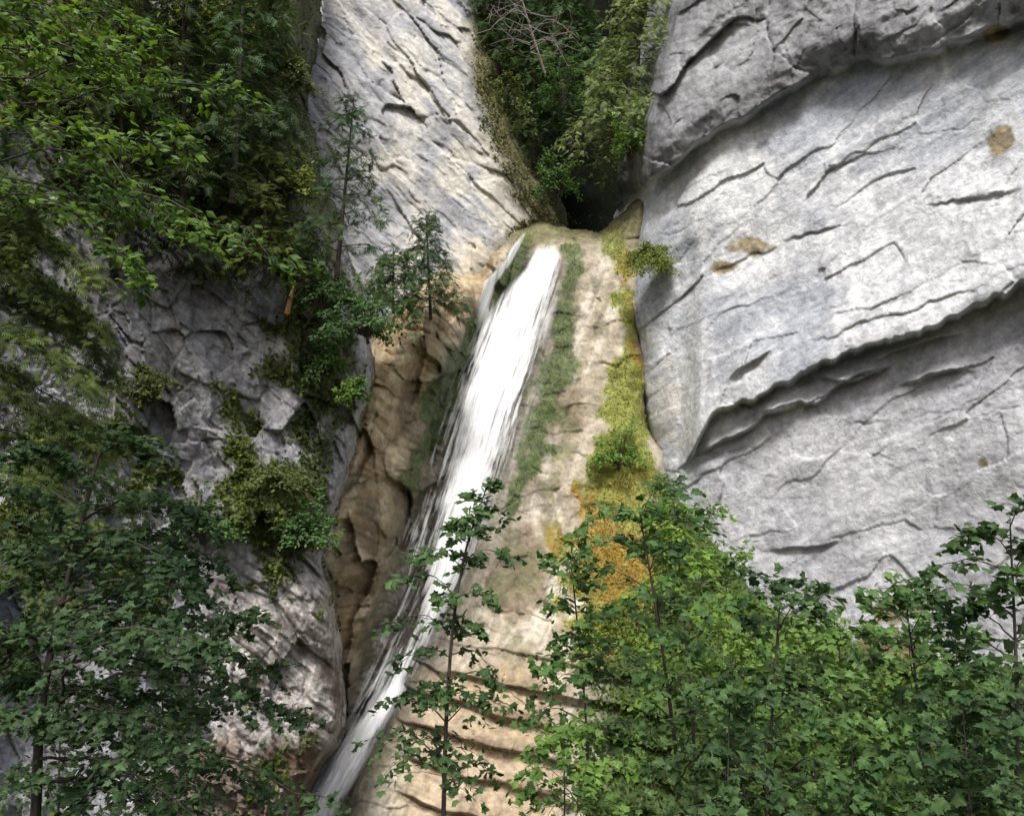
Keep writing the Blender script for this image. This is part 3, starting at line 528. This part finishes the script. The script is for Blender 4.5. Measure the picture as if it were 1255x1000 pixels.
# ---- conifers and bushes on rock
def conifer(label, px, py0, py1, s, w, seed, cols, group, name='spruce_tree', lean=0, n=None, spr=.4, dens=7, dp=.35, bark=None, nl=8):
    b = P(px, py0, s); t = P(px+lean, py1, s); root = thing(name, label, 'tree', b, group); pl = Plant(seed); H = np.linalg.norm(t-b); W = w*s/F
    tr = curve([b, b*.5+t*.5, t], 12); pl.trunk.tube(tr, H*.012+.03, .015, 6); n = n or int(H*5); r = pl.r; az = 0
    for k in range(n):
        f = .1+.9*(k+r.random()*.7)/n; p = b+(t-b)*f; az += 2.4+r.normal()*.4; L = W*(1.05-f)**.75*r.uniform(.55, 1.15)+.1
        d = np.array([math.cos(az), math.sin(az), .1]); pl.limb([p, p+d*L*.5, p+d*L+np.array([0, 0, -dp*L])], .025, max(3, int(dens*L/W+2)), L*.5+.15, nl, spr, .35, .6, .1, pl.trunk)
    pl.finish(root, T_sprig, *cols, mat=M_needle, bark=bark)
def bush(name, label, cat, px, py, s, wpx, hpx, seed, cols, group=None, n=16, leaf=.2, T=T_oval, nl=9, hang=0., mat=None, ntw=5):
    b = P(px, py, s); root = thing(name, label, cat, b, group); pl = Plant(seed); r = pl.r; W = wpx*s/F; H = hpx*s/F
    pl.trunk.tube([b+np.array([0, .2, -.15]), b, b+np.array([0, -.05, H*.3])], .07, .03, 6)
    for k in range(n):
        a = r.uniform(0, 6.28); e = r.uniform(.0, 1.)
        d = np.array([math.cos(a)*W*(1-.5*e), math.sin(a)*W*.7*(1-.5*e)-.2, H*(e if hang == 0 else e*.4-hang*r.uniform(0, 1))])*r.uniform(.7, 1.05)
        pl.limb([b, b+d*.5+np.array([0, -.1, H*.12]), b+d], .02, ntw, .3*np.linalg.norm(d)+.15, nl, leaf, .3, .6, .3, pl.trunk)
    pl.finish(root, T, *cols, mat=mat or M_leaf)
DK = ((.034, .068, .03), (.085, .135, .06)); MG = ((.042, .082, .028), (.105, .17, .055)); SHADED = ((.02, .036, .014), (.055, .078, .028))  # last green is darkened to paint deep shadow behind the beech
g = 'conifers rooted on the ledge left of the falls'
conifer('thin open conifer standing before the pale upper slab', 412, 345, 118, 28.5, 62, 40, DK, g, lean=22, n=26, dens=5, spr=.34, nl=9, dp=.12)
conifer('small dark conifer close to the left edge of the waterfall', 528, 392, 262, 36, 48, 41, DK, g, lean=-6, spr=.42, n=28, dens=5)
conifer('short dark conifer between the thin one and the waterfall', 482, 385, 305, 34, 46, 42, MG, g, spr=.40, n=22, dens=5)
g = 'shrubs on the left cliff'
bush('ledge_shrub', 'rounded green shrub on the ledge left of the waterfall top', 'shrub', 450, 414, 28.3, 60, 72, 43, ((.045, .10, .035), (.11, .20, .07)), g, 38, .19, nl=9)
bush('ledge_shrub', 'small bright green shrub on the rock face below the ledge trees', 'shrub', 434, 495, 28, 24, 36, 44, GREEN_B, g, 14, .16)
bush('ledge_shrub', 'dark green shrub under the thin conifer on the ledge', 'shrub', 395, 380, 28.3, 45, 60, 49, GREEN_D, g, 26, .18)
bush('ledge_shrub', 'fresh green shrub on the mid ledge beside the brown gully', 'shrub', 372, 668, float(s_lc(372, 660))-.5, 48, 58, 45, ((.05, .12, .035), (.11, .21, .07)), g, 28, .17)
bush('ledge_shrub', 'dark green shrub on the mid ledge behind the big maple', 'shrub', 245, 660, float(s_lc(245, 660))-.5, 58, 70, 46, GREEN_M, g, 28, .18)
bush('ledge_shrub', 'olive shrub growing above the mid ledge on grey rock', 'shrub', 345, 590, float(s_lc(345, 590))-.4, 64, 66, 47, ((.055, .08, .02), (.13, .165, .045)), g, 26, .16, hang=.3)
bush('ledge_shrub', 'yellowish shrub high on the left cliff beside the pale slab', 'shrub', 352, 250, 28, 44, 70, 48, ((.09, .12, .03), (.20, .23, .06)), g, 26, .18)
bush('ledge_shrub', 'drooping green shrub hanging below the ledge trees on the left cliff', 'shrub', 400, 440, float(s_lc(400, 440))-.3, 34, 60, 81, GREEN_M, g, 24, .16, hang=.8)
bush('ledge_shrub', 'olive tuft of plants hanging over the grey rock face at mid left', 'shrub', 175, 470, float(s_lc(175, 470))-.3, 46, 50, 82, OLIVE, g, 22, .15, hang=.7)
bush('ledge_shrub', 'olive shrub at the top of the bare grey rock face', 'shrub', 250, 335, float(s_lc(250, 335))-.3, 55, 46, 83, OLIVE, g, 26, .15, hang=.6)
bush('ledge_shrub', 'small olive shrub on the left edge of the pale slab near the top', 'shrub', 362, 90, 29, 26, 60, 84, OLIVE, g, 22, .17, hang=.5)
g = 'dark conifers on the upper left cliff'
conifer('dark conifer at the top left with bare trunk showing', 285, 250, -90, 27, 70, 50, DK, g, lean=18, bark=M_bark2, dens=5, n=40)
conifer('conifer darkened in colour for shadow, left of the bare trunked conifer', 225, 290, -60, 26, 85, 51, SHADED, g, dens=6)
conifer('grey green conifer touching the pale slab at the top', 335, 230, -60, 29, 44, 52, ((.055, .085, .04), (.13, .17, .085)), g, dens=6)
conifer('conifer darkened in colour for shadow behind the overhanging beech leaves', 150, 330, -40, 25, 95, 53, SHADED, g, dens=6)
conifer('olive conifer above the grey rock face on the left', 325, 350, 180, 27.5, 60, 54, ((.06, .08, .024), (.145, .17, .055)), g, dens=6, spr=.36)
g = 'trees in the cleft above the waterfall'
conifer('dark spruce deep in the cleft, left of its middle', 655, 200, -120, 53, 60, 60, DK, g, spr=.6, dens=5)
conifer('dark spruce in the middle of the cleft', 700, 200, -100, 51, 62, 61, ((.04, .08, .038), (.095, .16, .065)), g, spr=.6, dens=5)
conifer('grey green spruce leaning from the right wall of the cleft', 778, 185, -80, 45, 74, 62, ((.13, .175, .07), (.28, .34, .16)), g, lean=10, spr=.45, dens=7)
conifer('low spruce hanging over the dark hollow above the lip', 750, 190, 50, 44.5, 62, 63, ((.12, .165, .07), (.26, .33, .14)), g, spr=.42, dens=6, n=34)
conifer('spruce at the top of the cleft beside the slab', 610, 120, -160, 54, 60, 64, DK, g, spr=.6, dens=5)
g = 'shrubs around the waterfall lip'
bush('cleft_shrub', 'bright green shrub on the right wall inside the cleft', 'shrub', 772, 200, 43, 30, 82, 65, ((.08, .16, .03), (.17, .28, .06)), g, 24, .22)
bush('cleft_shrub', 'dark shrub on the left side of the hollow above the lip', 'shrub', 682, 245, 47, 32, 70, 66, GREEN_M, g, 24, .24)
bush('cleft_shrub', 'mid green shrub further up between the spruces', 'shrub', 690, 130, 46.5, 45, 80, 76, GREEN_M, g, 24, .24)
bush('cleft_shrub', 'mossy shrub on the slab edge above the waterfall lip', 'shrub', 622, 120, 45, 34, 60, 67, OLIVE, g, 18, .22, hang=.8)
bush('cleft_shrub', 'yellow green tuft where the gully meets the right cliff', 'shrub', 796, 316, float(s_rc(812, 330))-.6, 36, 50, 68, ((.13, .17, .04), (.26, .31, .09)), g, 70, .12, nl=14, ntw=8, hang=.7)
bush('fern', 'bright green fern clump halfway up the moss strip', 'fern', 758, 570, float(s_gu(758, 566))-.5, 38, 60, 69, ((.08, .16, .03), (.17, .29, .06)), None, 32, .17)
rt = thing('bare_tree', 'leafless grey branches at the top of the cleft', 'tree', P(650, 70, 45)); pl = Plant(80)
pl.trunk.tube(curve(pxs([(668, 90, 45.5), (655, 50, 45.2), (640, 0, 45), (630, -60, 45)]), 10), .07, .03, 6)
for k in range(16):
    y = pl.r.uniform(-50, 70); a = pl.r.choice([-1, 1]); q = curve(pxs([(650, y, 45), (650+a*24, y-8+pl.r.normal()*9, 44.7), (650+a*pl.r.uniform(40, 62), y+pl.r.normal()*18, 44.4)]), 8)
    pl.trunk.tube(q, .03, .008, 4)
    for j in range(5): i = pl.r.integers(2, 7); pl.trunk.tube([q[i], q[i]+pl.r.normal(size=3)*.35, q[i]+pl.r.normal(size=3)*.7], .015, .006, 3)
pl.trunk.build('trunk', bark_mat('pale_bark', (.14, .12, .11), (.3, .26, .24)), rt)
st = Wood(); st.tube(curve(pxs([(352, 384, 28.2), (357, 362, 28.0), (362, 344, 27.9)]), 8), .11, .03, 7)
o = st.build('broken_trunk', M_wood, None); tag(o, 'short splintered orange wood stub on the left cliff', 'tree stump')
# ---- ground cover (stuff)
def cover(name, label, cat, samp, maskfn, n, reg, size, cols, T, seed, mat, thr=.5, patch=None, var=(.7, 1.25)):
    r = np.random.default_rng(seed); px = r.uniform(reg[0], reg[1], n); py = r.uniform(reg[2], reg[3], n); s = samp(px, py); p = P(px, py, s)
    m = maskfn(px, py, p); k = m > thr+r.uniform(-.25, .25, n); p = p[k]; n = len(p); px = px[k]; py = py[k]
    kk = np.clip(.5+.9*fbm(p*(patch or .8), 3, seed)+r.normal(size=n)*.15, 0, 1)[:, None]; c = (np.array(cols[0])*(1-kk)+np.array(cols[1])*kk)*r.uniform(*var, n)[:, None]
    if len(cols) > 2: t = cols[3](px, py)[:, None]; c = c*(1-t)+np.array(cols[2])*t*r.uniform(.7, 1.2, n)[:, None]
    o = leaves(name, p+r.normal(size=(n, 3))*.05+np.array([0, -.06, 0]), np.array([0, -.5, .1])+r.normal(size=(n, 3))*.7, np.array([0, -.6, .7])+r.normal(size=(n, 3))*.5, size*r.uniform(.4, 1.2, n), c, T, mat)
    tag(o, label, cat, kind='stuff')
cover('cliff_undergrowth', 'low plants and moss covering the ledges of the left cliff', 'undergrowth', s_lc, lc_veg, 90000, (0, 460, -20, 1010), .22, ((.042, .068, .017), (.15, .19, .042)), T_dia, 70, M_leaf)
cover('moss_strip', 'yellow and orange moss running down between the gully and right cliff', 'moss', s_gu, lambda a, b, c: gu_masks(a, b, c)[1]*.76, 36000, (680, 850, 280, 800), .10, ((.15, .22, .035), (.30, .31, .035), (.36, .22, .028), lambda x, y: ss(520, 620, y)*(1-ss(700, 760, y))*(1-ss(770, 810, x))*.7), T_dia, 71, M_moss, .5, .55, (.75, 1.2))
cover('wet_moss', 'dark green wet moss along both edges of the falling water and on the lip', 'moss', s_gu, lambda a, b, c: np.maximum.reduce([gu_masks(a, b, c)[0], gu_masks(a, b, c)[2]*.8, (1-ss(284, 305, b))*(.75+.5*fbm(c*.9, 3, 78))])*.72, 34000, (480, 780, 262, 730), .09, ((.035, .06, .016), (.13, .185, .042)), T_dia, 72, M_moss, .55)
cover('slope_plants', 'green low plants on the slope at the foot of the right cliff', 'undergrowth', s_gu, lambda a, b, c: np.maximum(ss(22, -12, polysd(a, b, GU))*np.maximum(ss(690, 770, b)*ss(660, 740, a), ss(570, 620, b)*ss(785, 815, a))*.6+.4*fbm(c*.6, 3, 77), ss(-75, -40, polysd(a, b, GU))*ss(800, 820, a)*ss(560, 600, b)), 46000, (640, 1300, 560, 1080), .28, ((.04, .078, .02), (.14, .22, .045)), T_dia, 73, M_leaf)
cover('slab_moss', 'mossy plants hanging on the edge of the pale slab by the cleft', 'moss', s_us, lambda a, b, c: ss(-30, -5, polysd(a, b, US)+22*fbm(c*1.2, 4, 122))*ss(570, 595, a), 14000, (560, 690, -20, 290), .2, ((.05, .06, .02), (.19, .19, .06)), T_dia, 74, M_moss)
# ------------------------------------------------------------------ light, sky, camera
w = bpy.data.worlds.new('World'); bpy.context.scene.world = w; w.use_nodes = True; nt = w.node_tree
sky = nt.nodes.new('ShaderNodeTexSky'); sky.sky_type = 'NISHITA'; sky.sun_disc = False; sky.dust_density = 4; sky.air_density = 1; sky.ozone_density = 1
SUN = np.array([-.08, -.68, .7]); SUN = SUN/np.linalg.norm(SUN)
sky.sun_elevation = math.asin(SUN[2]); sky.sun_rotation = math.atan2(SUN[0], SUN[1])
nt.links.new(sky.outputs[0], nt.nodes['Background'].inputs[0]); nt.nodes['Background'].inputs[1].default_value = .15
l = bpy.data.lights.new('sun', 'SUN'); l.energy = 4.7; l.angle = math.radians(14); l.color = (1, .98, .95)
lo = bpy.data.objects.new('sun', l); C.objects.link(lo); lo.rotation_euler = Vector(-SUN).to_track_quat('-Z', 'Y').to_euler(); lo.location = (0, 0, 60)
cd = bpy.data.cameras.new('camera'); cd.sensor_fit = 'HORIZONTAL'; cd.angle = 2*math.atan(627.5/F); cd.clip_end = 2000; cd.clip_start = .05
co = bpy.data.objects.new('camera', cd); C.objects.link(co); co.location = CAM; co.rotation_euler = (math.pi/2+PITCH, 0, 0); bpy.context.scene.camera = co
bpy.context.scene.view_settings.view_transform = 'Standard'; bpy.context.scene.view_settings.look = 'None'; bpy.context.scene.view_settings.exposure = 0
